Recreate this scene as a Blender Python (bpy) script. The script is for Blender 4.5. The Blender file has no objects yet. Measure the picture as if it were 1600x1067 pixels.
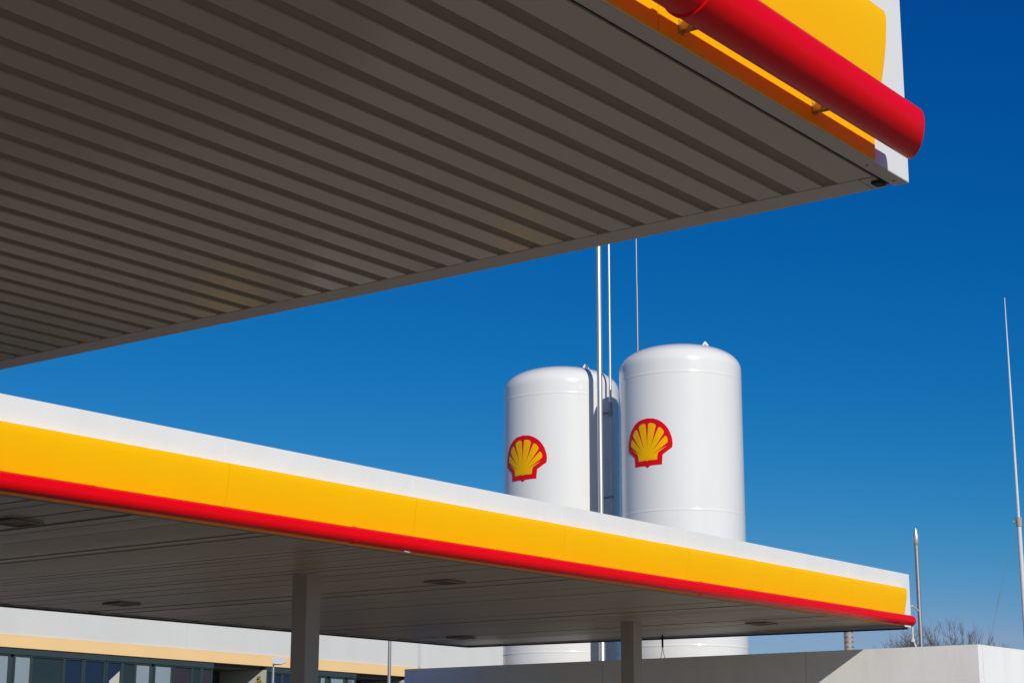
import bpy, bmesh, math, random
from mathutils import Vector, Matrix
R = math.radians
random.seed(7)
scene = bpy.context.scene
col = scene.collection

# ------------------------------------------------------------------ camera, sky, sun, exposure
EYE = 1.6
FOC = 2799.49                       # focal length in photo pixels (1600 wide)
CX, CY = 800.0, 533.5
def _ray(px, py):
    return Vector((px - CX, -(py - CY), -FOC)).normalized()
_A = _ray(2980, 1208); _B = _ray(-3000, 1196); _B = (_B - _A * _A.dot(_B)).normalized(); _Z = _A.cross(_B)
CAMROT = Matrix((_A, _B, _Z))       # camera vector -> world vector (x along the canopy fronts, y across them)
def view(px, py): return CAMROT @ _ray(px, py)
def at_z(px, py, z): d = view(px, py); return d * ((z - EYE) / d.z) + Vector((0, 0, EYE))
def at_a(px, py, a): d = view(px, py); return d * (a / d.x) + Vector((0, 0, EYE))
def at_b(px, py, b): d = view(px, py); return d * (b / d.y) + Vector((0, 0, EYE))
def at_d(px, py, D): d = view(px, py); return d * (D / math.hypot(d.x, d.y)) + Vector((0, 0, EYE))

cam = bpy.data.objects.new('camera', bpy.data.cameras.new('camera'))
col.objects.link(cam)
cam.matrix_world = Matrix.Translation((0, 0, EYE)) @ CAMROT.to_4x4()
cam.data.sensor_width = 36.0
cam.data.lens = FOC / 1600 * 36
cam.data.clip_end = 3000
scene.camera = cam

SUN_EL, SUN_YAW = 27.1, 58.65       # elevation; yaw of the direction the light travels
SUN_STRENGTH = 3.6
SKY_STRENGTH = 0.08
SKY_CURVE = ((4.3, 7.65, .44), (1.36, .69, .72), (.89, .79, .68))   # power, gain, cap per channel
world = bpy.data.worlds.new("World"); scene.world = world; world.use_nodes = True
wn, wl = world.node_tree.nodes, world.node_tree.links
bg = wn['Background']
sky = wn.new('ShaderNodeTexSky'); sky.sky_type = 'NISHITA'; sky.sun_disc = False
sky.sun_elevation = R(SUN_EL)
sky.sun_rotation = math.atan2(-math.cos(R(SUN_YAW)), -math.sin(R(SUN_YAW))) % (2 * math.pi)
sky.air_density = 1.0; sky.dust_density = 0.2; sky.ozone_density = 3.0; sky.altitude = 200
# clear polarised winter sky: the sky texture's channels deepened (power, gain), red falling off fastest
sp = wn.new('ShaderNodeSeparateColor'); cb = wn.new('ShaderNodeCombineColor')
wl.new(sky.outputs[0], sp.inputs[0])
for _i, (_p, _g, _c) in enumerate(SKY_CURVE):
    _m1 = wn.new('ShaderNodeMath'); _m1.operation = 'MULTIPLY'; _m1.inputs[1].default_value = SKY_STRENGTH
    _mc = wn.new('ShaderNodeMath'); _mc.operation = 'MINIMUM'; _mc.inputs[1].default_value = _c
    _m2 = wn.new('ShaderNodeMath'); _m2.operation = 'POWER'; _m2.inputs[1].default_value = _p
    _m3 = wn.new('ShaderNodeMath'); _m3.operation = 'MULTIPLY'; _m3.inputs[1].default_value = _g / SKY_STRENGTH
    wl.new(sp.outputs[_i], _m1.inputs[0]); wl.new(_m1.outputs[0], _mc.inputs[0]); wl.new(_mc.outputs[0], _m2.inputs[0]); wl.new(_m2.outputs[0], _m3.inputs[0]); wl.new(_m3.outputs[0], cb.inputs[_i])
wl.new(cb.outputs[0], bg.inputs['Color'])
bg.inputs['Strength'].default_value = SKY_STRENGTH

sun = bpy.data.objects.new('sun', bpy.data.lights.new('sun', 'SUN'))
col.objects.link(sun)
sun.data.energy = SUN_STRENGTH; sun.data.angle = R(0.53); sun.data.color = (1.0, 0.96, 0.87)
_dir = Vector((math.cos(R(SUN_YAW)) * math.cos(R(SUN_EL)), math.sin(R(SUN_YAW)) * math.cos(R(SUN_EL)), -math.sin(R(SUN_EL))))
sun.rotation_euler = _dir.to_track_quat('-Z', 'Y').to_euler()
sun.location = (-20, -30, 30)

scene.view_settings.view_transform = 'Standard'; scene.view_settings.look = 'None'
scene.view_settings.exposure = 0.0; scene.view_settings.gamma = 1.0
scene.cycles.max_bounces = 10; scene.cycles.diffuse_bounces = 5
scene.cycles.use_denoising = True

# ------------------------------------------------------------------ helpers
def tag(o, label=None, cat=None, group=None, kind=None):
    for k, v in (('label', label), ('category', cat), ('group', group), ('kind', kind)):
        if v: o[k] = v
    return o

def thing(name, loc, label, cat, group=None):
    o = bpy.data.objects.new(name, None); col.objects.link(o)
    o.location = loc; o.empty_display_size = 0.3
    return tag(o, label, cat, group)

class MB:
    """Collects shapes in world coordinates; build() links them as one mesh object."""
    def __init__(s): s.bm = bmesh.new()
    def poly(s, pts): return s.bm.faces.new([s.bm.verts.new(p) for p in pts])
    def prism(s, quad_lo, quad_hi):
        lo = [s.bm.verts.new(p) for p in quad_lo]; hi = [s.bm.verts.new(p) for p in quad_hi]; n = len(lo)
        s.bm.faces.new(lo[::-1]); s.bm.faces.new(hi)
        for i in range(n): s.bm.faces.new((lo[i], lo[(i + 1) % n], hi[(i + 1) % n], hi[i]))
        return s
    def box(s, x0, x1, y0, y1, z0, z1, bev=0.0):
        b = bmesh.new()
        bmesh.ops.create_cube(b, size=1)
        for v in b.verts:
            v.co = Vector((x0 if v.co.x < 0 else x1, y0 if v.co.y < 0 else y1, z0 if v.co.z < 0 else z1))
        if bev: bmesh.ops.bevel(b, geom=list(b.edges), offset=bev, segments=2, affect='EDGES', profile=0.5)
        s.join(b); return s
    def obox(s, c, u, hu, hv, z0, z1):
        """box round centre c with its long side along the horizontal unit vector u"""
        v = Vector((-u.y, u.x, 0)); q = [c + u * (a * hu) + v * (b * hv) for a, b in ((-1, -1), (1, -1), (1, 1), (-1, 1))]
        s.prism([(p.x, p.y, z0) for p in q], [(p.x, p.y, z1) for p in q]); return s
    def join(s, b):
        m = {v: s.bm.verts.new(v.co) for v in b.verts}
        for f in b.faces:
            try: s.bm.faces.new([m[v] for v in f.verts])
            except ValueError: pass
        b.free()
    def tube(s, pts, r, seg=12, caps=True):
        pts = [Vector(p) for p in pts]; rs = r if isinstance(r, (list, tuple)) else [r] * len(pts)
        rings = []; ref = None
        for i, p in enumerate(pts):
            t = (pts[min(i + 1, len(pts) - 1)] - pts[max(i - 1, 0)]).normalized()
            if ref is None: ref = t.orthogonal().normalized()
            ref = (ref - t * t.dot(ref)).normalized(); w = t.cross(ref)
            rings.append([s.bm.verts.new(p + (ref * math.cos(2 * math.pi * k / seg) + w * math.sin(2 * math.pi * k / seg)) * rs[i]) for k in range(seg)])
        for a, b in zip(rings, rings[1:]):
            for k in range(seg): s.bm.faces.new((a[k], a[(k + 1) % seg], b[(k + 1) % seg], b[k]))
        if caps: s.bm.faces.new(rings[0][::-1]); s.bm.faces.new(rings[-1])
        return s
    def lathe(s, c, prof, seg=96):
        """prof: (radius, z) from bottom to top round the vertical through c"""
        rings = []
        for r, z in prof:
            rings.append([s.bm.verts.new((c[0] + r * math.cos(2 * math.pi * k / seg), c[1] + r * math.sin(2 * math.pi * k / seg), z)) for k in range(seg)] if r > 1e-6
                         else [s.bm.verts.new((c[0], c[1], z))])
        for a, b in zip(rings, rings[1:]):
            for k in range(seg):
                k2 = (k + 1) % seg
                if len(a) == 1 and len(b) == 1: continue
                if len(a) == 1: s.bm.faces.new((a[0], b[k2], b[k]))
                elif len(b) == 1: s.bm.faces.new((a[k], a[k2], b[0]))
                else: s.bm.faces.new((a[k], a[k2], b[k2], b[k]))
        if len(rings[0]) > 1: s.bm.faces.new(rings[0][::-1])
        if len(rings[-1]) > 1: s.bm.faces.new(rings[-1])
        return s
    def extrude_x(s, prof, x0, x1):
        """closed (y, z) outline run from x0 to x1"""
        s.prism([(x0, y, z) for y, z in prof], [(x1, y, z) for y, z in prof]); return s
    def build(s, name, mat, parent=None, smooth=None):
        bmesh.ops.recalc_face_normals(s.bm, faces=s.bm.faces)
        me = bpy.data.meshes.new(name); s.bm.to_mesh(me); s.bm.free()
        me.materials.append(mat)
        if smooth is not None:
            for p in me.polygons: p.use_smooth = True
            me.set_sharp_from_angle(angle=R(smooth))
        o = bpy.data.objects.new(name, me); col.objects.link(o)
        if parent is not None:
            o.parent = parent
            if parent.parent is None: o.matrix_parent_inverse = Matrix.Translation(-parent.location)   # geometry is in world coordinates
        return o

def mat(name, base, rough=0.4, metal=0.0, var=0.04, scale=3.0, stretch=(1, 1, 1), bump=0.0, bscale=40.0, rvar=0.08, coat=0.0, spec=0.5,
        dirt=None, dirt_amt=0.0, dirt_scale=(2, 2, 2)):
    m = bpy.data.materials.new(name); m.use_nodes = True
    n, l = m.node_tree.nodes, m.node_tree.links
    p = n['Principled BSDF']
    tc = n.new('ShaderNodeTexCoord'); mp = n.new('ShaderNodeMapping'); mp.inputs['Scale'].default_value = stretch
    l.new(tc.outputs['Object'], mp.inputs['Vector'])
    nz = n.new('ShaderNodeTexNoise'); nz.inputs['Scale'].default_value = scale; nz.inputs['Detail'].default_value = 6
    l.new(mp.outputs[0], nz.inputs['Vector'])
    mx = n.new('ShaderNodeMix'); mx.data_type = 'RGBA'
    lo = [max(0, c * (1 - var)) for c in base] + [1]; hi = [min(1, c * (1 + var)) for c in base] + [1]
    mx.inputs[6].default_value = lo; mx.inputs[7].default_value = hi
    l.new(nz.outputs['Fac'], mx.inputs[0])
    out = mx.outputs[2]
    if dirt is not None:
        mp2 = n.new('ShaderNodeMapping'); mp2.inputs['Scale'].default_value = dirt_scale
        l.new(tc.outputs['Object'], mp2.inputs['Vector'])
        n2 = n.new('ShaderNodeTexNoise'); n2.inputs['Scale'].default_value = 1.0; n2.inputs['Detail'].default_value = 8; n2.inputs['Roughness'].default_value = 0.65
        l.new(mp2.outputs[0], n2.inputs['Vector'])
        rp = n.new('ShaderNodeMapRange'); rp.inputs[1].default_value = 0.48; rp.inputs[2].default_value = 0.8; rp.inputs[3].default_value = 0; rp.inputs[4].default_value = dirt_amt
        l.new(n2.outputs['Fac'], rp.inputs[0])
        m2 = n.new('ShaderNodeMix'); m2.data_type = 'RGBA'
        l.new(rp.outputs[0], m2.inputs[0]); l.new(out, m2.inputs[6]); m2.inputs[7].default_value = list(dirt) + [1]
        out = m2.outputs[2]
    l.new(out, p.inputs['Base Color'])
    mr = n.new('ShaderNodeMapRange'); mr.inputs[3].default_value = max(0.02, rough - rvar); mr.inputs[4].default_value = min(1, rough + rvar)
    l.new(nz.outputs['Fac'], mr.inputs[0]); l.new(mr.outputs[0], p.inputs['Roughness'])
    p.inputs['Metallic'].default_value = metal
    p.inputs['Specular IOR Level'].default_value = spec
    p.inputs['Coat Weight'].default_value = coat; p.inputs['Coat Roughness'].default_value = 0.06
    if bump:
        nb = n.new('ShaderNodeTexNoise'); nb.inputs['Scale'].default_value = bscale; nb.inputs['Detail'].default_value = 4
        l.new(mp.outputs[0], nb.inputs['Vector'])
        bp = n.new('ShaderNodeBump'); bp.inputs['Strength'].default_value = bump; bp.inputs['Distance'].default_value = 0.02
        l.new(nb.outputs['Fac'], bp.inputs['Height']); l.new(bp.outputs[0], p.inputs['Normal'])
    return m

M = {
    'white': mat('white_panel_paint', (0.80, 0.795, 0.78), 0.38, var=0.03, scale=1.2, dirt=(0.5, 0.48, 0.44), dirt_amt=0.12, dirt_scale=(3, 3, 0.5)),
    'yellow': mat('yellow_panel_paint', (0.985, 0.52, 0.0), 0.5, var=0.025, scale=1.5, spec=0.12),
    'red': mat('red_gloss_paint', (0.80, 0.001, 0.006), 0.35, var=0.03, scale=2.0, spec=0.2),
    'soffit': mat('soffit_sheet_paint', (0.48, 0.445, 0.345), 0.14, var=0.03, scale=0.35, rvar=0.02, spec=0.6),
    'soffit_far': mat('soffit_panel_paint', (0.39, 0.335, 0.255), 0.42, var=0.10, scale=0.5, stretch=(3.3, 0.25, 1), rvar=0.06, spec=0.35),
    'groove': mat('soffit_groove_paint', (0.25, 0.21, 0.15), 0.6, var=0.06),
    'trim': mat('edge_trim_paint', (0.50, 0.465, 0.42), 0.4, var=0.05),
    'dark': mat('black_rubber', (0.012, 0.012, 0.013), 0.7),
    'roofing': mat('grey_roof_membrane', (0.3, 0.3, 0.3), 0.9),
    'pillar': mat('pillar_paint', (0.41, 0.36, 0.30), 0.45, var=0.06, dirt=(0.25, 0.22, 0.2), dirt_amt=0.3, dirt_scale=(4, 4, 0.6)),
    'tank': mat('white_tank_enamel', (0.775, 0.765, 0.74), 0.17, var=0.02, scale=0.8, coat=0.2, rvar=0.03, dirt=(0.55, 0.54, 0.5), dirt_amt=0.10, dirt_scale=(2.5, 2.5, 0.25)),
    'logo_red': mat('emblem_red', (0.72, 0.003, 0.012), 0.4, var=0.02, spec=0.2),
    'logo_yellow': mat('emblem_yellow', (0.95, 0.48, 0.0), 0.4, var=0.02, spec=0.15),
    'steel': mat('dull_stainless', (0.6, 0.6, 0.61), 0.42, metal=0.75, var=0.03, scale=1.0, rvar=0.03),
    'galv': mat('galvanised_steel', (0.34, 0.345, 0.36), 0.5, metal=0.7, var=0.12, scale=12),
    'whitepole': mat('white_fibreglass', (0.62, 0.62, 0.63), 0.35),
    'concrete': mat('pale_concrete_wall', (0.85, 0.845, 0.83), 0.8, var=0.05, scale=1.5, bump=0.15, bscale=30, dirt=(0.5, 0.49, 0.47), dirt_amt=0.25, dirt_scale=(1.5, 1.5, 0.35)),
    'facade': mat('grey_facade_panel', (0.70, 0.69, 0.665), 0.6, var=0.02, scale=0.6, dirt=(0.45, 0.44, 0.43), dirt_amt=0.2, dirt_scale=(0.4, 0.4, 0.15)),
    'beige': mat('apricot_render', (0.92, 0.62, 0.29), 0.75, var=0.04, scale=0.8),
    'frame': mat('dark_teal_window_frame', (0.035, 0.055, 0.06), 0.5, var=0.08),
    'glass': mat('dark_blue_glazing', (0.012, 0.02, 0.05), 0.06, var=0.1, spec=0.7),
    'glass2': mat('dark_green_glazing', (0.022, 0.035, 0.04), 0.1, var=0.1, spec=0.5),
    'glass3': mat('dark_smoke_glazing', (0.04, 0.03, 0.04), 0.12, var=0.2, spec=0.4),
    'blind': mat('pale_window_blind', (0.26, 0.32, 0.36), 0.35, var=0.06, scale=2.5),
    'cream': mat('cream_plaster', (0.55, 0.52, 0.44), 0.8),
    'lamp': mat('pale_lamp_housing', (0.55, 0.54, 0.58), 0.4),
    'diffuser': mat('lamp_glass_unlit', (0.035, 0.03, 0.026), 0.5),
    'bark': mat('bare_bark', (0.10, 0.09, 0.085), 0.9, var=0.2),
    'goldleaf': mat('dry_golden_leaf', (0.32, 0.2, 0.03), 0.7, var=0.3),
    'rust': mat('weathered_flue', (0.36, 0.32, 0.28), 0.7, var=0.2, scale=6),
    'bracket': mat('yellow_zinc_bracket', (0.55, 0.36, 0.08), 0.45, metal=0.3),
    'asphalt': mat('forecourt_paving', (0.235, 0.20, 0.16), 0.85, var=0.15, scale=0.7, bump=0.3, bscale=60, dirt=(0.12, 0.10, 0.08), dirt_amt=0.5, dirt_scale=(0.3, 0.3, 0.3)),
}

# ------------------------------------------------------------------ ground
g = MB(); g.poly([(-400, -400, 0), (700, -400, 0), (700, 700, 0), (-400, 700, 0)])
tag(g.build('ground', M['asphalt']), 'brownish paved forecourt ground', None, None, 'structure')

def glint_patch(quads, mt, lab):  # unseen ground patches, added so the near soffit mirrors yellow and white glints
    m = MB()
    for x0, x1, y0, y1 in quads: m.box(x0, x1, y0, y1, .004, .012)
    tag(m.build('soffit_glint_patch', M[mt]), lab, None, None, 'structure')
glint_patch([(19.6, 20.8, 20.7, 21.7), (19.7, 20.9, 14.9, 15.5)], 'yellow', 'yellow ground patch added for its reflection in the near soffit')
glint_patch([(19.4, 21.6, 18.1, 18.8), (20.0, 21.6, 16.3, 16.7)], 'white', 'white ground patch added for its reflection in the near soffit')

# ------------------------------------------------------------------ canopies
Z0, ZT = 4.6, 5.733                     # fascia bottom and top
PANEL = [(4.606, .010), (4.74, .013), (4.82, .024), (4.9, .042), (5.0, .064), (5.1, .083), (5.2, .098), (5.30, .106), (5.36, .107), (5.39, .098), (5.405, .075), (5.412, .0)]

def fascia(root, b0, xs_white, xs_yellow, tube_r, tube_end, brackets, tube_joints, tubez, slant=0.0):
    """front face at y = b0 facing -y: white box panels, bulging yellow panels, red bullnose tube on brackets"""
    m = MB()
    for x0, x1 in zip(xs_white, xs_white[1:]):
        m.box(x0 + .002, x1 - .002, b0, b0 + .088, Z0, ZT, 0.003)
    m.box(xs_white[0] + .01, xs_white[-1] - .01, b0 + .004, b0 + .08, Z0 + .006, ZT - .006)
    m.build('fascia_panel', M['white'], root)
    for x0, x1 in zip(xs_yellow, xs_yellow[1:]):
        m = MB()
        prof = [(b0 - .001, PANEL[0][0])] + [(b0 - o, z) for z, o in PANEL[:-1]] + [(b0 - .001, PANEL[-1][0])]
        m.extrude_x(prof, x0 + .004, x1 - .004)
        m.build('yellow_panel', M['yellow'], root, 40)
    yc = b0 - .24
    m = MB(); seg = 40
    edges = [xs_white[0]] + tube_joints + [tube_end]
    for i, (x0, x1) in enumerate(zip(edges, edges[1:])):
        rr = tube_r + (0.0035 if i % 2 else 0)
        m.tube([(x0, yc, tubez), (x1 - .03, yc, tubez), (x1 - .003, yc, tubez), (x1, yc, tubez)], [rr, rr, rr, rr - .003], seg)
        if i: m.tube([(x0 - .014, yc, tubez), (x0 - .010, yc, tubez), (x0 + .010, yc, tubez), (x0 + .014, yc, tubez)], [rr - .001, rr + .005, rr + .005, rr - .001], seg)
    for v in m.bm.verts:                     # the open end is cut slightly aslant
        if v.co.x > tube_end - .05: v.co.x += slant * (v.co.y - yc) / tube_r
    m.build('red_tube', M['red'], root, 35)
    for a in brackets:
        m = MB(); zb = tubez - .022
        for dx in (-.018, .018):
            m.box(a + dx - .003, a + dx + .003, yc + tube_r * .9, b0 - .014, zb, zb + .04)
        m.box(a - .026, a + .026, b0 - .0135, b0 - .0115, zb - .012, zb + .05)
        m.tube([(a - .028, b0 - .06, zb + .012), (a + .028, b0 - .06, zb + .012)], .008, 8)
        m.build('bracket', M['bracket'], root)

# --- near canopy (over the camera's left)
near = thing('station_canopy', (-2, 9, 0), 'nearer petrol station canopy seen from below, wide ribbed soffit, yellow fascia and red tube', 'canopy')
NA0, NA1, NB0, NB1 = -16.0, 8.38, 3.74, 15.3
fascia(near, NB0, [NA0, -8.5, -2.5, 1.9, NA1], [NA0 + .1, -8.6, -2.4, 1.9, 5.93, 7.965], .1155, 7.925,
       [7.31 - 1.2 * k for k in range(16)], [-8.4, -2.3, 5.80], 4.683, .125)
# ribbed soffit: flat pans with recessed grooves along x
GP, GW = 0.24, 0.085
first = 4.10
prof = [(NB0 + .114, Z0)]
grooves = []
y = first
while y < NB1 - .25:
    a0, a1 = y - .052, y + .041
    prof += [(a0, Z0), (a0, Z0 + .016), (a1, Z0 + .016), (a1, Z0)]
    grooves.append((a0 + .0008, a1 - .0008)); y += GP
prof += [(NB1 - .1, Z0), (NB1 - .1, Z0 + .08), (NB0 + .114, Z0 + .08)]
m = MB(); m.extrude_x(prof, NA0 + .2, 8.175)
so = m.build('soffit', M['soffit'], near)
m = MB()
for a0, a1 in grooves: m.box(NA0 + .21, 8.165, a0, a1, Z0 + .010, Z0 + .0145)
m.build('groove_strip', M['groove'], so)
# edge trims: far end, its corner piece and the hidden rear end; then the dark shadow gap behind the fascia
for x0, x1, y0, y1, z in ((8.187, NA1 - .001, NB0 + .2, NB1, Z0), (8.20, NA1 - .001, NB0 + .115, NB0 + .197, Z0 + .002), (NA0, NA0 + .19, NB0 + .116, NB1, Z0)):
    m = MB(); m.box(x0, x1, y0, y1, z, Z0 + .03, .002); m.build('edge_trim', M['trim'], near)
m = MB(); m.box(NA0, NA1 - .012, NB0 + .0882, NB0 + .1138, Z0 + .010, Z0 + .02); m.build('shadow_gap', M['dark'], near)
m = MB(); m.box(NA0, NA1 - .002, NB0 + .002, NB0 + .086, Z0 - .003, Z0 + .002); m.build('bottom_flange', M['trim'], near)
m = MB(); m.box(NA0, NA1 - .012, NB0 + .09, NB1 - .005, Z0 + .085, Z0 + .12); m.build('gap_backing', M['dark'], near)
m = MB(); m.box(8.33, NA1, NB0 + .2, NB1, Z0 + .031, ZT, .003); m.box(NA0, NA1 - .06, NB1 - .09, NB1, Z0 + .035, ZT); m.box(NA0, NA0 + .05, NB0 + .1, NB1 - .1, Z0 + .035, ZT)
m.build('end_panel', M['white'], near)
m = MB(); m.box(NA0 + .06, 8.32, NB0 + .1, NB1 - .1, ZT - .25, ZT - .15); m.build('roof', M['roofing'], near)
m = MB(); m.box(8.245, 8.315, NB0 + .10, NB0 + .155, Z0 - .016, Z0 + .001, .003); m.build('corner_clip', M['dark'], near)
for (a, b) in ((7.99, NB0 + .05), (8.30, NB0 + .05)):
    m = MB(); m.tube([(a, b, Z0 - .004), (a, b, Z0 + .002)], .008, 10); m.build('rivet', M['dark'], near)
for a in (-5.5, -13.0):
    m = MB(); m.box(a - .23, a + .23, 9.3, 9.76, 0, Z0 + .02, .01); m.build('pillar', M['pillar'], near)

# --- far canopy
far = thing('station_canopy', (22, 22, 0), 'farther yellow and red edged petrol station canopy on grey pillars, before the white tanks', 'canopy')
FA0, FA1, FB0, FB1 = 4.0, 36.08, 16.58, 28.04
FE = 35.22                                # the far end is slightly askew: its back corner
xw = [FA0, 8.2, 12.0, at_b(352, 690, FB0).x, at_b(645, 748, FB0).x, at_b(878, 800, FB0).x, at_b(1071, 840, FB0).x, at_b(1325, 885, FB0).x, FA1]
yy = 16.49
xy = [FA0 + .1, 8.2, 12.0, at_b(357, 745, yy).x, at_b(649, 795, yy).x, at_b(882, 845, yy).x, at_b(1075, 880, yy).x, at_b(1237, 907, yy).x, at_b(1331, 925, yy).x, 35.70]
fascia(far, FB0, xw, xy, .108, 35.573, [8 + 1.2 * k for k in range(23)], [9.0, 13.5, 18.0, 22.5, 27.0, 33.6], 4.70)
def fend(y): return FA1 + (FE - FA1) * (y - FB0) / (FB1 - FB0)
# soffit: panels running across, thin joints
pitch = .30
xs = [FA0 + .25 + pitch * k for k in range(int((FA1 - FA0) / pitch) + 2)]
m = MB(); rr = random.Random(3)
for x0, x1 in zip(xs, xs[1:]):
    e0, e1 = x0 + .012, x1 - .012
    z = Z0 + rr.uniform(0, .008); tilt = rr.uniform(-.008, .008)
    def ymax(x):                          # clip against the skewed end
        return FB1 - .09 if x <= FE - .1 else FB0 + .1 + (FB1 - FB0) * max(0.0, (FA1 - .1 - x) / (FA1 - FE))
    y0 = FB0 + .1; ya, yb = min(FB1 - .09, ymax(e0)), min(FB1 - .09, ymax(e1))
    if yb - y0 < .12: continue
    m.prism([(e0, y0, z), (e1, y0, z + tilt), (e1, yb, z + tilt), (e0, ya, z)], [(e0, y0, Z0 + .06), (e1, y0, Z0 + .06), (e1, yb, Z0 + .06), (e0, ya, Z0 + .06)])
so = m.build('soffit', M['soffit_far'], far)
m = MB(); m.prism([(FA0 + .1, FB0 + .1, Z0 + .062), (FA1 - .12, FB0 + .1, Z0 + .062), (FE - .12, FB1 - .1, Z0 + .062), (FA0 + .1, FB1 - .1, Z0 + .062)],
                  [(FA0 + .1, FB0 + .1, Z0 + .10), (FA1 - .12, FB0 + .1, Z0 + .10), (FE - .12, FB1 - .1, Z0 + .10), (FA0 + .1, FB1 - .1, Z0 + .10)])
m.build('soffit_backing', M['groove'], so)
m = MB()
m.prism([(FA1 - .08, FB0 + .09, Z0 - .01), (FA1 - .002, FB0 + .09, Z0 - .01), (FE, FB1, Z0 - .01), (FE - .08, FB1, Z0 - .01)],
        [(FA1 - .08, FB0 + .09, ZT - .01), (FA1 - .002, FB0 + .09, ZT - .01), (FE, FB1, ZT - .01), (FE - .08, FB1, ZT - .01)])
m.box(FA0, FE - .09, FB1 - .08, FB1, Z0 - .01, ZT - .01)
m.box(FA0, FA0 + .08, FB0 + .09, FB1 - .09, Z0 - .01, ZT - .01)
m.build('end_panel', M['white'], far)
m = MB()
m.prism([(FA1 - .10, FB0 + .09, Z0 - .035), (FA1 + .004, FB0 + .09, Z0 - .035), (FE + .004, FB1 + .004, Z0 - .035), (FE - .1, FB1 + .004, Z0 - .035)],
        [(FA1 - .10, FB0 + .09, Z0 - .012), (FA1 + .004, FB0 + .09, Z0 - .012), (FE + .004, FB1 + .004, Z0 - .012), (FE - .1, FB1 + .004, Z0 - .012)])
m.build('edge_trim', M['dark'], far)
m = MB(); m.box(FA0, FA1 - .01, FB0 + .002, FB0 + .086, Z0 - .004, Z0 + .002); m.build('bottom_flange', M['groove'], far)
m = MB(); m.box(FA0, FE - .102, FB1 - .1, FB1 + .004, Z0 - .035, Z0 - .012); m.build('edge_trim', M['dark'], far)
m = MB(); m.box(FA0 + .1, FE - .15, FB0 + .1, FB1 - .1, ZT - .25, ZT - .15); m.build('roof', M['roofing'], far)
for (a, b) in ((20.74, 19.785), (31.43, 20.70), (8.9, 19.2)):
    m = MB(); m.box(a - .16, a + .16, b - .16, b + .16, 0, Z0 + .03, .012); m.build('pillar', M['pillar'], far)
p = at_b(634, 866.5, 16.35)
m = MB(); m.box(p.x - .06, p.x + .06, 16.32, 16.40, 4.574, 4.594, .004); tag(m.build('white_block', M['white'], far), 'small white block under the red tube')  # small white block set against the tube's underside

# recessed ceiling lights
for i, (a, b, lab) in enumerate(((13.98, 18.34, 'dark ceiling light under the far canopy, cut by the left edge of the photo'),
                                 (22.73, 18.59, 'dark ceiling light under the far canopy, near the red tube between the two pillars'),
                                 (33.16, 18.59, 'dark ceiling light under the far canopy, nearest the red tube end'),
                                 (22.25, 25.92, 'dark ceiling light near the far canopy back edge, left of the left pillar'),
                                 (32.67, 26.22, 'dark ceiling light near the far canopy back corner, between the two pillars'))):
    t = thing('ceiling_light', (a, b, Z0), lab, 'ceiling light', 'ceiling lights under the far canopy')
    h = .25; m = MB()
    for x0, x1, y0, y1 in ((-h, h, -h, -h + .05), (-h, h, h - .05, h), (-h, -h + .05, -h + .051, h - .051), (h - .05, h, -h + .051, h - .051)):
        m.box(a + x0, a + x1, b + y0, b + y1, Z0 - .03, Z0 - .002, .004)
    m.build('frame', M['groove'], t)
    m = MB(); m.box(a - h + .052, a + h - .052, b - h + .052, b + h - .052, Z0 - .018, Z0 - .003); m.build('diffuser', M['diffuser'], t)

# ------------------------------------------------------------------ tanks
K = 1.07
TR = 1.5 * K
def shell_outline():
    """right half of the red plate as (x, y) from the foot up to the top"""
    pts = [(0.0, 0.0), (.10, .07), (.17, .09), (.585, .085), (.62, .45), (.98, .70), (1.0, .85), (.985, 1.03)]
    for k in range(1, 13):
        a = R(10 + 80 * k / 12); pts.append((.985 * math.cos(a) ** .92 * (1.0) if k < 12 else 0.0, .87 + .98 * math.sin(a)))
    return pts
def half_width(pts, y):
    best = 0.0
    for (x0, y0), (x1, y1) in zip(pts, pts[1:]):
        if min(y0, y1) - 1e-9 <= y <= max(y0, y1) + 1e-9:
            x = x0 if abs(y1 - y0) < 1e-9 else x0 + (x1 - x0) * (y - y0) / (y1 - y0)
            best = max(best, x, x0 if abs(y1 - y0) < 1e-9 else 0, x1 if abs(y1 - y0) < 1e-9 else 0)
    return best
IN = [(0.0, .25), (.05, .285), (.40, .27), (.435, .53), (.80, .76), (.83, .90), (.81, 1.04)]
for k in range(1, 13):
    a = R(8 + 82 * k / 12); IN.append((.815 * math.cos(a) if k < 12 else 0.0, .87 + .81 * math.sin(a)))
def ray_len(px, py, ang):
    """distance from (px,py) to the yellow outline in direction ang (0 = up, positive = right)"""
    dx, dy = math.sin(ang), math.cos(ang); best = 9
    full = IN + [(-x, y) for x, y in IN[::-1]]
    for (x0, y0), (x1, y1) in zip(full, full[1:]):
        ex, ey = x1 - x0, y1 - y0; den = dx * ey - dy * ex
        if abs(den) < 1e-9: continue
        t = ((x0 - px) * ey - (y0 - py) * ex) / den; u = ((x0 - px) * dy - (y0 - py) * dx) / den
        if t > 1e-6 and -1e-6 <= u <= 1 + 1e-6: best = min(best, t)
    return best
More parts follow.
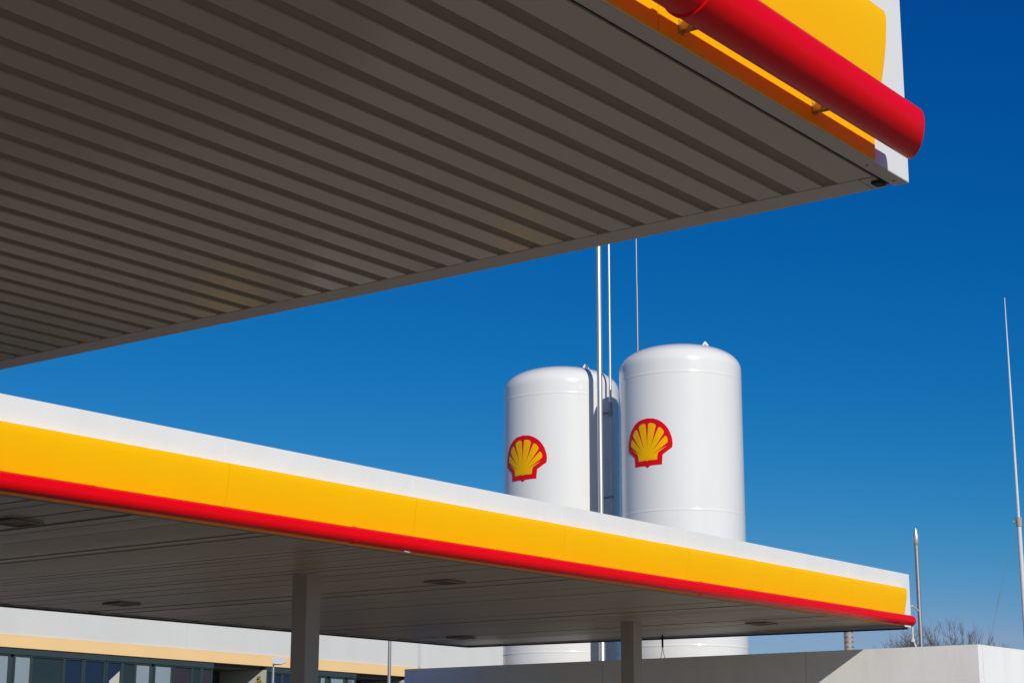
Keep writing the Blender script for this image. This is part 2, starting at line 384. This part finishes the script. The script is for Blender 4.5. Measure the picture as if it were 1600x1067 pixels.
def emblem(root, c, rad, facing, width_deg, zlo, height):
    hw = R(width_deg) / 2
    def P(x, y, lift): a = facing + x * hw; r = rad + lift; return (c[0] + r * math.cos(a), c[1] + r * math.sin(a), zlo + y / 1.85 * height)
    pts = shell_outline(); m = MB()
    ys = sorted(set([1.85 * k / 70 for k in range(71)] + [.085, .09, .07, .45, .70, .85]))
    ys[0] = .004
    def sheet(lift):
        rows = []
        for yv in ys:
            w = half_width(pts, min(yv, 1.8495)); rows.append([m.bm.verts.new(P(w * (2 * k / 24 - 1), yv, lift)) for k in range(25)])
        return rows
    top, bot = sheet(.006), sheet(.001)
    for rows in (top, bot):
        for a, b in zip(rows, rows[1:]):
            for k in range(24): m.bm.faces.new((a[k], a[k + 1], b[k + 1], b[k]))
    for k in (0, 24):
        for (a, b), (a2, b2) in zip(zip(top, top[1:]), zip(bot, bot[1:])): m.bm.faces.new((a[k], b[k], b2[k], a2[k]))
    e = m.build('emblem_plate', M['logo_red'], root)
    tag(e, 'red scallop shell emblem with yellow ribs')
    m = MB(); px, py = 0.0, .36
    ribs = [R(v) for v in (-62, -42, -25, -8.5, 8.5, 25, 42, 62)]
    ribs = [R(v) for v in (-60, -40.5, -20.5, 0, 20.5, 40.5, 60)]
    lim = R(103)
    bounds = [-lim] + ribs + [lim]
    NS, NU = 26, 8
    def lobes(lift):
        out = []
        for i, (a0, a1) in enumerate(zip(bounds, bounds[1:])):
            g0 = 0 if i == 0 else 1; g1 = 0 if i == len(bounds) - 2 else 1
            rows = []
            for s in range(NS + 1):
                row = []
                for k in range(NU + 1):
                    u = k / NU; sN = s / NS
                    def gap(ang): return .040 * max(0.0, (sN - .34) / .66) + (.010 if sN > .34 else 0)
                    b0 = a0 + (gap(a0) if g0 else 0); b1 = a1 - (gap(a1) if g1 else 0)
                    ang = b0 + (b1 - b0) * u
                    L = ray_len(px, py, ang)
                    if abs(ang) < R(70): L *= 1 - .035 * (2 * u - 1) ** 4
                    row.append(m.bm.verts.new(P(px + math.sin(ang) * L * sN, py + math.cos(ang) * L * sN, lift)) if s or not row else row[0])
                rows.append(row)
            out.append(rows)
        return out
    for rows in lobes(.010):
        for a, b in zip(rows, rows[1:]):
            for k in range(NU):
                q = [a[k], a[k + 1], b[k + 1], b[k]]; q = [v for j, v in enumerate(q) if v not in q[:j]]
                m.bm.faces.new(q)
    n = 40                                   # the plain foot below the ribs
    for k in range(n):
        b0 = lim + (2 * math.pi - 2 * lim) * k / n; b1 = lim + (2 * math.pi - 2 * lim) * (k + 1) / n
        L0, L1 = ray_len(px, py, b0), ray_len(px, py, b1)
        for s in range(4):
            f0, f1 = s / 4, (s + 1) / 4
            q = [P(px + math.sin(bb) * L * f, py + math.cos(bb) * L * f, .010) for bb, L, f in ((b0, L0, f0), (b0, L0, f1), (b1, L1, f1), (b1, L1, f0))]
            m.poly(q if s else q[:3])
    f = m.build('shell_face', M['logo_yellow'], e)
    sol = f.modifiers.new('thick', 'SOLIDIFY'); sol.thickness = .004; sol.offset = -1

def tank(c, zshift, lab, face_deg, width_deg, elo, eh):
    t = thing('storage_tank', (c[0], c[1], 0), lab, 'tank', 'white storage tanks')
    zc = lambda z: EYE + (z - EYE) * K + zshift
    zt = zc(11.13); hd = (11.77 - 11.13) * K
    prof = [(0, .95), (TR * .6, 1.0), (TR * .9, 1.25), (TR, 1.7)]
    for zz in (zc(4.42), zc(7.56), zc(10.87)):
        prof += [(TR, zz - .045), (TR, zz - .022), (TR + .003, zz - .014), (TR + .004, zz), (TR + .003, zz + .014), (TR, zz + .022), (TR, zz + .045)]
    prof.append((TR, zt))
    nd = 48; ex = 2.35
    for k in range(1, nd + 1):
        a = math.pi / 2 * k / nd
        prof.append((TR * max(0, math.cos(a)) ** (2 / ex) if k < nd else 0, zt + hd * math.sin(a) ** (2 / ex)))
    m = MB(); m.lathe(c, prof, 160); m.build('vessel', M['tank'], t, 60)
    yaw = math.atan2(c[1], c[0])             # legs, hidden below the wall
    for k in range(3):
        a = yaw + R(60 + 120 * k); q = Vector((c[0] + (TR - .12) * math.cos(a), c[1] + (TR - .12) * math.sin(a), 0))
        m = MB(); m.tube([(q.x, q.y, 0), (q.x, q.y, 1.5)], .11, 12); m.build('leg', M['tank'], t, 35)
    # lifting lug on the dome's shoulder: a rounded triangle with a hole
    lat = Vector((math.sin(yaw), -math.cos(yaw), 0)); fw = Vector((math.cos(yaw), math.sin(yaw), 0))
    lp = Vector((c[0], c[1], 0)) + lat * (.425 * TR) + fw * .15
    rr_ = math.hypot(.425 * TR, .15); zz = zt + hd * (1 - (rr_ / TR) ** ex) ** (1 / ex)
    
    hw_, hh = .21, .28
    out = [(-hw_, -.06), (hw_, -.06)] + [(.04 * math.cos(R(20 + 140 * k / 8)), .21 + .04 * math.sin(R(20 + 140 * k / 8))) for k in range(9)]
    hole = [(.020 * math.cos(2 * math.pi * k / 12), .165 + .020 * math.sin(2 * math.pi * k / 12)) for k in range(12)]
    m = MB(); th = fw * .02
    def V(x, z, s): return lp + lat * x + th * s + Vector((0, 0, zz + z))
    m.prism([V(x, z, -1) for x, z in out], [V(x, z, 1) for x, z in out])
    lug = m.build('lifting_lug', M['tank'], t, 35)
    m = MB()
    m.prism([V(x, z, -1.15) for x, z in hole], [V(x, z, 1.15) for x, z in hole]); m.build('lug_hole', M['rust'], lug)
    emblem(t, c, TR, R(face_deg), width_deg, elo, eh)
    return t
cR = (36.93 * K, 22.781 * K); cL = (37.204 * K, 26.578 * K)
yR = math.degrees(math.atan2(cR[1], cR[0])); yL = math.degrees(math.atan2(cL[1], cL[0]))
tank(cR, 0.0, 'taller looking white storage tank on the right, clear of the pipes, with a shell emblem', 180 + yR - 32.6, 49.5, 9.07, 1.28)
tank(cL, 0.0, 'white storage tank on the left, partly behind two upright pipes, with a shell emblem', 180 + yL - 40.5, 53.0, 9.14, 1.27)

# ------------------------------------------------------------------ poles, pipes and antennas
def upright(name, px, D, pys, rads, mt, lab, cat, seg=14, ztop=None, zbot=0.0):
    base = at_d(px[0], pys[0], D)
    t = thing(name, (base.x, base.y, zbot), lab, cat)
    return t, base
# thick vent stack
t, q = upright('vent_stack', (938,), 43.954 * K, (700,), None, None, 'thick shiny steel vent pipe standing in front of the left white tank', 'pipe')
m = MB(); m.tube([(q.x, q.y, 0), (q.x, q.y, 16.6)], .073, 20); m.build('pipe', M['steel'], t, 40)
m = MB(); m.tube([(q.x, q.y, 0), (q.x, q.y, 7.9), (q.x, q.y, 7.93)], [.088, .088, .074], 20); m.build('sleeve', M['steel'], t, 40)
# thin vent pipe with clamps
t, q2 = upright('vent_stack', (954.5,), 44.52 * K, (700,), None, None, 'thin steel vent pipe between the two white tanks', 'pipe')
m = MB(); m.tube([(q2.x, q2.y, 0), (q2.x, q2.y, 16.6)], .036, 14); m.build('pipe', M['steel'], t, 40)
m = MB(); m.tube([(q2.x, q2.y, 10.9), (q2.x, q2.y, 11.3)], .055, 14); m.build('coupling', M['galv'], t, 40)
dirL = (Vector((cL[0], cL[1], 0)) - Vector((q2.x, q2.y, 0))); dl = dirL.length - TR; dirL.normalize()
for zz in (11.02, 8.72):
    m = MB(); e = Vector((q2.x, q2.y, zz)) + dirL * (dl + .01)
    m.tube([(q2.x, q2.y, zz), e], .028, 10); m.tube([(q2.x, q2.y, zz - .035), (q2.x, q2.y, zz + .035)], .07, 14)
    m.build('clamp', M['galv'], t, 40)
# whip antenna behind the right tank
q = at_d(995.5, 480, 53)
t = thing('whip_antenna', (q.x, q.y, 0), 'hair thin whip antenna rising behind the right white tank', 'antenna')
zj = at_d(994, 447, 53).z
m = MB(); m.tube([(q.x, q.y, 0), (q.x, q.y, zj)], .03, 10); m.build('mast', M['galv'], t, 40)
m = MB(); m.tube([(q.x, q.y, zj - .1), (q.x, q.y, 19)], .014, 8); m.build('whip', M['whitepole'], t, 40)
# tall tapering mast at the right edge of the photograph
q = at_d(1592, 815, 42); D0 = 42
t = thing('radio_mast', (q.x, q.y, 0), 'tall thin white tapering mast at the right edge of the photo', 'mast')
ztop = at_d(1575, 465, 42).z; zb = q.z
m = MB(); m.tube([(q.x, q.y, 0), (q.x, q.y, zb)], [.062, .05], 14); m.build('lower_tube', M['whitepole'], t, 40)
m = MB(); m.tube([(q.x, q.y, zb - .1), (q.x, q.y, zb + (ztop - zb) * .55), (q.x, q.y, ztop)], [.036, .024, .010], 12); m.build('upper_tube', M['whitepole'], t, 40)
m = MB(); m.tube([(q.x, q.y, zb - .1), (q.x, q.y, zb + .1)], .068, 14); lt = view(1592, 815); side = Vector((-lt.y, lt.x, 0)).normalized()
m.tube([(q.x, q.y, zb), Vector((q.x, q.y, zb)) + side * .13], .02, 8)
m.build('clamp', M['rust'], t, 40)
g0 = Vector((q.x, q.y, zb - .12)) + side * .1
g1 = at_d(1547, 1000, 42); gd = (g1 - g0); g2 = g0 + gd * ((0 - g0.z) / gd.z)
m = MB(); m.tube([g0, g2], .0035, 6)
ga = at_d(1566, 926, 42); s0 = (ga - g0).length / gd.length; u_ = gd.normalized()
m.tube([g0 + gd * s0, g0 + gd * s0 + u_ * .32], .014, 8); m.build('guy_wire', M['galv'], t)
# grey post with a bullet head at the canopy end
q = at_d(1434, 900, 40.1)
t = thing('beacon_post', (q.x, q.y, 0), 'slim grey post with a silver bullet shaped head beyond the far canopy end', 'post')
zt_, zb_ = at_d(1431.5, 824, 40.1).z, at_d(1431.5, 851, 40.1).z
m = MB(); m.tube([(q.x, q.y, 0), (q.x, q.y, zb_)], .046, 14); m.build('post', M['galv'], t, 40)
m = MB(); hh = zt_ - zb_
m.lathe((q.x, q.y), [(.03, zb_ - .02), (.052, zb_), (.066, zb_ + .02), (.064, zb_ + hh * .5), (.042, zb_ + hh * .8), (.02, zb_ + hh * .97), (0, zt_)], 20); m.build('bullet_head', M['steel'], t, 40)
m = MB(); s0 = at_a(1425.5, 946, 36.06); m.tube([Vector((36.05, s0.y, s0.z)), Vector((q.x, q.y, at_d(1433, 955, 40.1).z))], .016, 8); m.build('strut', M['whitepole'], t, 40)
# white down pipe from the canopy end to the wall top
p0 = at_d(1425.5, 981, 39.2); p1 = at_d(1425.5, 1001, 39.2)
t = thing('down_pipe', (p0.x, p0.y, p1.z), 'short white pipe hanging from the far canopy corner down to the pale wall', 'pipe')
m = MB(); m.tube([(p0.x, p0.y, 4.62), (p0.x, p0.y, p1.z + .03), (p0.x + .03, p0.y - .02, p1.z - .05), (p0.x + .09, p0.y - .06, p1.z - .25)], .022, 10); m.build('pipe', M['whitepole'], t, 50)
m = MB()
m.tube([(p0.x, p0.y, p1.z - .02), (p0.x, p0.y, p1.z + .05)], .045, 12); m.build('elbow', M['whitepole'], t, 40)

# flue stub behind the wall
q = at_d(1326, 1000, 44.0)
t = thing('flue', (q.x, q.y, 0), 'short banded grey brown flue sticking up behind the wall under the canopy end', 'flue')
zt_ = at_d(1326, 986, 44.0).z
m = MB(); m.tube([(q.x, q.y, 0), (q.x, q.y, zt_)], .105, 20); m.build('pipe', M['rust'], t, 40)
m = MB()
for k in range(4): z = zt_ - .02 - .115 * k; m.tube([(q.x, q.y, z - .014), (q.x, q.y, z + .014)], .114, 20)
m.build('band', M['galv'], t, 40)

# ------------------------------------------------------------------ enclosure wall round the tanks
WZ = 4.1
c0 = at_z(1528, 1006, WZ); c1 = at_z(632, 1045, WZ)
t = thing('enclosure_wall', (c0.x, c0.y, 0), 'pale grey panel wall standing round the tanks, shaded by the far canopy', 'wall')
uw = Vector((c1.x - c0.x, c1.y - c0.y, 0)); Lw = uw.length; uw.normalize(); nw = Vector((uw.y, -uw.x, 0))
cuts = [0.0, at_z(1258, 1017.7, WZ).y - c0.y, at_z(941, 1031.5, WZ).y - c0.y, Lw]
for s0, s1 in zip(cuts, cuts[1:]):
    m = MB(); a = Vector((c0.x, c0.y, 0)) + uw * (s0 + .006); b = Vector((c0.x, c0.y, 0)) + uw * (s1 - .006); n = nw * .2
    lo = [a, b, b + n, a + n]; m.prism([(v.x, v.y, 0) for v in lo], [(v.x, v.y, WZ) for v in lo]); m.build('wall_panel', M['concrete'], t)
m = MB(); n = nw
a = Vector((c0.x, c0.y, 0)) + uw * .02 + n * .05; b = Vector((c0.x, c0.y, 0)) + uw * (Lw - .02) + n * .05
lo = [a, b, b + n * .1, a + n * .1]; m.prism([(v.x, v.y, 0) for v in lo], [(v.x, v.y, WZ - .01) for v in lo]); m.build('joint_core', M['dark'], t)
e0 = at_z(1600, 1015, WZ); ur = Vector((e0.x - c0.x, e0.y - c0.y, 0)).normalized()
s = Vector((c0.x, c0.y, 0)) + ur * .206; LR = 14.0
m = MB(); v = Vector((-ur.y, ur.x, 0)) * .2
for k in range(3):
    a = s + ur * (LR / 3 * k + .004); b = s + ur * (LR / 3 * (k + 1) - .004); lo = [a, b, b + v, a + v]
    m.prism([(w.x, w.y, 0) for w in lo], [(w.x, w.y, WZ) for w in lo])
m.build('wall_panel', M['concrete'], t)
s2 = Vector((c1.x, c1.y, 0)) + nw * .206
m = MB(); lo = [s2, s2 + nw * 14, s2 + nw * 14 - uw * .2, s2 - uw * .2]
m.prism([(w.x, w.y, 0) for w in lo], [(w.x, w.y, WZ) for w in lo]); m.build('wall_panel', M['concrete'], t)

# black cable hanging from the canopy end down to the wall
q = at_z(1035, 993.5, 4.565)
t = thing('hanging_cable', (q.x, q.y, 4.0), 'black cable with two fine wires hanging from the far canopy edge beside the right pillar', 'cable')
zc_ = at_d(1035, 1011, math.hypot(q.x, q.y)).z; sd = Vector((math.sin(math.atan2(q.y, q.x)), -math.cos(math.atan2(q.y, q.x)), 0))
P0 = Vector((q.x, q.y, 0))
m = MB(); m.tube([P0 + Vector((0, 0, 4.59)), P0 + Vector((0, 0, zc_))], .022, 10); m.build('sheath', M['dark'], t, 40)
m = MB()
for sg in (-1, 1):
    m.tube([P0 + Vector((0, 0, zc_ + .02)), P0 + sd * (.012 * sg) + Vector((0, 0, zc_ - .07)), P0 + sd * (.03 * sg) + Vector((0, 0, zc_ - .17)), P0 + sd * (.05 * sg) + Vector((0, 0, zc_ - .24))], .006, 6)
m.build('wire', M['dark'], t)

# ------------------------------------------------------------------ office building far left
BU = Vector((math.cos(R(4.2)), math.sin(R(4.2)), 0)); BO = Vector((33.769, 44.673, 0)); BN = Vector((-BU.y, BU.x, 0))
def bpt(u, d, z): p = BO + BU * u + BN * d; return (p.x, p.y, z)
class BB(MB):
    def bbox(s, u0, u1, d0, d1, z0, z1):
        s.prism([bpt(u0, d0, z0), bpt(u1, d0, z0), bpt(u1, d1, z0), bpt(u0, d1, z0)], [bpt(u0, d0, z1), bpt(u1, d0, z1), bpt(u1, d1, z1), bpt(u0, d1, z1)]); return s
t = thing('office_building', bpt(10, 0, 0), 'grey office building with apricot band above dark teal windows, behind the far canopy', 'building')
U0, U1 = -16.0, 36.0
m = BB()
for a, b in ((U0, -5), (-5, 8.0), (8.0, 22.0), (22.0, U1)): m.bbox(a + .006, b - .006, 0, .25, 5.545, 8.6)
m.bbox(U0 + .01, U1 - .01, .03, .24, 5.55, 8.55)
m.build('upper_wall', M['facade'], t)
m = BB(); m.bbox(U0, U1, -.03, .22, 5.165, 5.54); m.build('apricot_band', M['beige'], t)
m = BB(); m.bbox(U0, 9.4, .02, .3, 4.97, 5.16); m.bbox(12.13, 17.3, .02, .3, 4.97, 5.16); m.bbox(20.4, U1, .02, .3, 4.97, 5.16); m.build('lintel', M['frame'], t)
m = BB(); m.bbox(U0, U1, .25, 12, 8.3, 8.5); m.bbox(U0, U1, 11.8, 12, 0, 8.3); m.bbox(U0, U0 + .2, .31, 11.8, 0, 8.29); m.bbox(U1 - .2, U1, .31, 11.8, 0, 8.29); m.build('rear_wall', M['facade'], t)
m = BB(); m.bbox(U0, 9.4, .0, .3, 0, 2.6); m.bbox(12.13, 17.3, .0, .3, 0, 2.6); m.bbox(20.4, U1, .0, .3, 0, 2.6); m.build('sill_wall', M['facade'], t)
# windows: (from, to, glazing)
WINS = [(-3.6, -1.6, 'glass2'), (-1.5, -.75, 'blind'), (-.65, .44, 'blind'), (.70, 1.30, 'blind'), (1.38, 2.62, 'glass2'), (2.70, 3.42, 'glass'), (3.54, 4.36, 'glass'), (4.50, 5.10, 'glass'), (5.20, 5.70, 'glass2'),
        (5.78, 6.40, 'blind'), (6.65, 7.40, 'blind'), (7.55, 8.36, 'glass3'), (8.44, 8.80, 'glass2'), (8.9, 9.34, 'glass3'),
        (12.28, 13.0, 'glass'), (13.1, 14.4, 'glass'), (14.5, 15.15, 'glass2'), (15.22, 15.50, 'blind'), (15.82, 16.58, 'blind'), (16.85, 17.25, 'blind'), (20.5, 21.3, 'glass2'), (21.5, 22.6, 'glass2'), (22.8, 24.0, 'blind'), (24.2, 26, 'glass')]
for a, b, k in WINS:
    m = BB(); fw_ = .045
    m.bbox(a - fw_, a, .05, .14, 2.6, 4.968); m.bbox(b, b + fw_, .05, .14, 2.6, 4.968); m.bbox(a, b, .05, .14, 4.93, 4.968); m.bbox(a, b, .05, .14, 2.6, 2.66)
    f = m.build('window', M['frame'], t)
    m = BB(); m.bbox(a, b, .10, .12, 2.66, 4.93); m.build('pane', M[k], f)
    if k == 'glass' and abs(a - 4.5) < .01:      # slanted cream panel standing in for a wedge of sunlight
        m = BB(); m.prism([bpt(u, .092, z) for u, z in ((4.64, 2.7), (5.07, 2.7), (5.07, 4.68), (4.64, 4.36))], [bpt(u, .0985, z) for u, z in ((4.64, 2.7), (5.07, 2.7), (5.07, 4.68), (4.64, 4.36))]); m.build('sunlit_wedge', M['cream'], f)
m = BB()                                   # dark wall strip behind the window joints
m.bbox(U0, 9.4, .145, .24, 2.6, 4.968); m.bbox(12.13, 17.3, .145, .24, 2.6, 4.968); m.bbox(20.4, U1, .145, .24, 2.6, 4.968); m.build('mullion', M['frame'], t)
# two recessed entrances with a side wall that catches the sun
for r0, r1 in ((9.42, 12.11), (17.32, 20.38)):
    m = BB(); m.bbox(r0, r1, 2.2, 2.3, 0, 5.15); m.bbox(r0 - .08, r0, .31, 2.2, 0, 5.15); m.bbox(r0, r1, .23, 2.2, 5.05, 5.15); m.build('recess_wall', M['frame'], t)
    m = BB(); m.bbox(r1 + .005, r1 + .015, .01, 2.2, 0, 5.04); m.build('recess_cheek', M['cream'], t)
    dr = BB(); dr.bbox(r0 + .15, r0 + .75, 2.1, 2.19, 0, 4.6); dr.build('door', M['blind'], t)
    m = BB(); m.bbox(r0 + 1.0, r0 + 1.75, 2.1, 2.19, 0, 4.6); m.build('wall_strip', M['cream'], t)
m = BB(); m.bbox(U0 - .1, U1 + .1, -.02, .3, 8.602, 8.68); m.build('parapet', M['trim'], t)

# ------------------------------------------------------------------ lamps left
q = at_d(427, 1045, 47); ax = Vector((-view(436, 1030).y, view(436, 1030).x, 0)).normalized() * -1
t = thing('yard_lamp', (q.x, q.y, 0), 'boxy pale floodlight on a short pole left of the left pillar', 'lamp')
zt_, zb_ = at_d(436, 1026, 47).z, at_d(436, 1037.5, 47).z
m = MB(); m.tube([(q.x, q.y, 0), (q.x, q.y, zb_ - .08)], .037, 12); m.tube([(q.x, q.y, zb_ - .08), (q.x, q.y, zb_)], .02, 10); m.build('pole', M['galv'], t, 40)
c = Vector((q.x, q.y, 0)) + ax * .14; dp = Vector((-ax.y, ax.x, 0))
m = MB()
pl = [(-.18, zb_ + .015), (.07, zb_), (.19, zb_ + .055), (.20, zb_ + .12), (.115, zt_), (-.18, zt_ - .01)]
m.prism([c + ax * x - dp * .11 + Vector((0, 0, z)) for x, z in pl], [c + ax * x + dp * .11 + Vector((0, 0, z)) for x, z in pl]); m.build('lamp_head', M['lamp'], t)
m = MB(); m.prism([c + ax * x - dp * .09 + Vector((0, 0, zb_ - .006)) for x in (-.13, .05)] + [c + ax * x + dp * .09 + Vector((0, 0, zb_ - .006)) for x in (.05, -.13)],
                  [c + ax * x - dp * .09 + Vector((0, 0, zb_ + .004)) for x in (-.13, .05)] + [c + ax * x + dp * .09 + Vector((0, 0, zb_ + .004)) for x in (.05, -.13)]); m.build('lens', M['diffuser'], t)
q = at_d(608.5, 1030, 53)
t = thing('lamp_post', (q.x, q.y, 0), 'plain grey round post between the left pillar and the pale wall', 'post')
m = MB(); m.tube([(q.x, q.y, 0), (q.x, q.y, 6.6)], [.05, .047], 14); m.build('post', M['galv'], t, 40)
m = MB(); m.box(q.x - .25, q.x + .25, q.y - .12, q.y + .12, 6.6, 6.7, .02); m.build('lamp_head', M['lamp'], t)

# ------------------------------------------------------------------ trees
def bare_tree(base, height, spread, seed, lab, levels=6, r0=.17, stems=3):
    rg = random.Random(seed)
    t = thing('bare_tree', base, lab, 'tree', 'bare trees beyond the wall')
    tr, cr = MB(), MB(); B0 = Vector(base)
    def grow(p, d, L, r, lv):
        n = 3; pts = [p]; rs = [r]
        for i in range(n):
            d = (d + Vector((rg.uniform(-1, 1), rg.uniform(-1, 1), rg.uniform(-.2, .8))) * .14).normalized()
            pts.append(pts[-1] + d * (L / n)); rs.append(r * (1 - .35 * (i + 1) / n))
        if pts[-1].z > height * 1.02: return
        (tr if lv <= 1 else cr).tube(pts, rs, 7 if lv < 2 else (4 if lv < 3 else 3), caps=False)
        if lv >= levels: return
        for k in range(rg.choice((3, 4, 4)) if lv else 5):
            ax_ = d.orthogonal().normalized(); ax_.rotate(Matrix.Rotation(rg.uniform(0, 6.28), 3, d))
            nd_ = (d + ax_ * rg.uniform(.3, .8) * spread + Vector((0, 0, .12))).normalized()
            j = rg.randint(1, n)
            grow(pts[j], nd_, L * rg.uniform(.58, .8), max(rs[j] * .6, .008), lv + 1)
    for k in range(stems):
        a = rg.uniform(0, 6.28)
        grow(B0, Vector((math.cos(a) * .22 * (k > 0), math.sin(a) * .22 * (k > 0), 1)).normalized(), height * (.36 if k == 0 else .3), r0 * (1 if k == 0 else .7), 0)
    top = max(v.co.z for m_ in (tr, cr) for v in m_.bm.verts)       # grown to the tree's height
    for m_ in (tr, cr):
        for v in m_.bm.verts: v.co.z *= height / top; v.co.x = B0.x + (v.co.x - B0.x) * .9; v.co.y = B0.y + (v.co.y - B0.y) * .9
    tr.build('trunk', M['bark'], t, 60); cr.build('crown', M['bark'], t)
for px, top, D, sd_, lab, st in ((1390, 976, 95, 3, 'leftmost bare tree behind the wall, low and dense, below the canopy corner', 3),
                             (1425, 972, 100, 11, 'low bare tree behind the grey post, between two other trees', 3),
                             (1466, 958, 88, 5, 'tallest bare tree behind the pale wall, right of the grey post', 2),
                             (1490, 964, 90, 8, 'rightmost bare tree behind the pale wall, with upright twigs', 2)):
    b = at_d(px, 1000, D); zt_ = at_d(px, top, D).z
    bare_tree((b.x, b.y, 0), zt_, 0.75, sd_, lab, stems=st)
# slender young tree with dry leaves before the office entrance
q = at_d(404, 1064, 52); ztp = at_d(404, 1056, 52).z
t = thing('young_tree', (q.x, q.y, 0), 'top of a slender young tree with dry golden leaves by the office entrance', 'tree')
rg = random.Random(2)
m = MB(); m.tube([(q.x, q.y, 0), (q.x + .05, q.y, 2), (q.x, q.y, ztp - .2)], [.05, .035, .012], 8); m.build('trunk', M['bark'], t, 60)
m = MB()
for k in range(260):
    z = ztp - .02 - 1.6 * rg.random() ** 1.2; rad = .05 + .32 * min(1, (ztp - z) / .9)
    a = rg.uniform(0, 6.28); rr_ = rad * rg.random() ** .6; p = Vector((q.x + rr_ * math.cos(a), q.y + rr_ * math.sin(a), z))
    e1 = Vector((rg.uniform(-1, 1), rg.uniform(-1, 1), rg.uniform(-1, 1))).normalized(); e2 = e1.orthogonal()
    m.poly([p - e1 * .05, p + e2 * .028, p + e1 * .05, p - e2 * .028])
m.build('crown', M['goldleaf'], t)
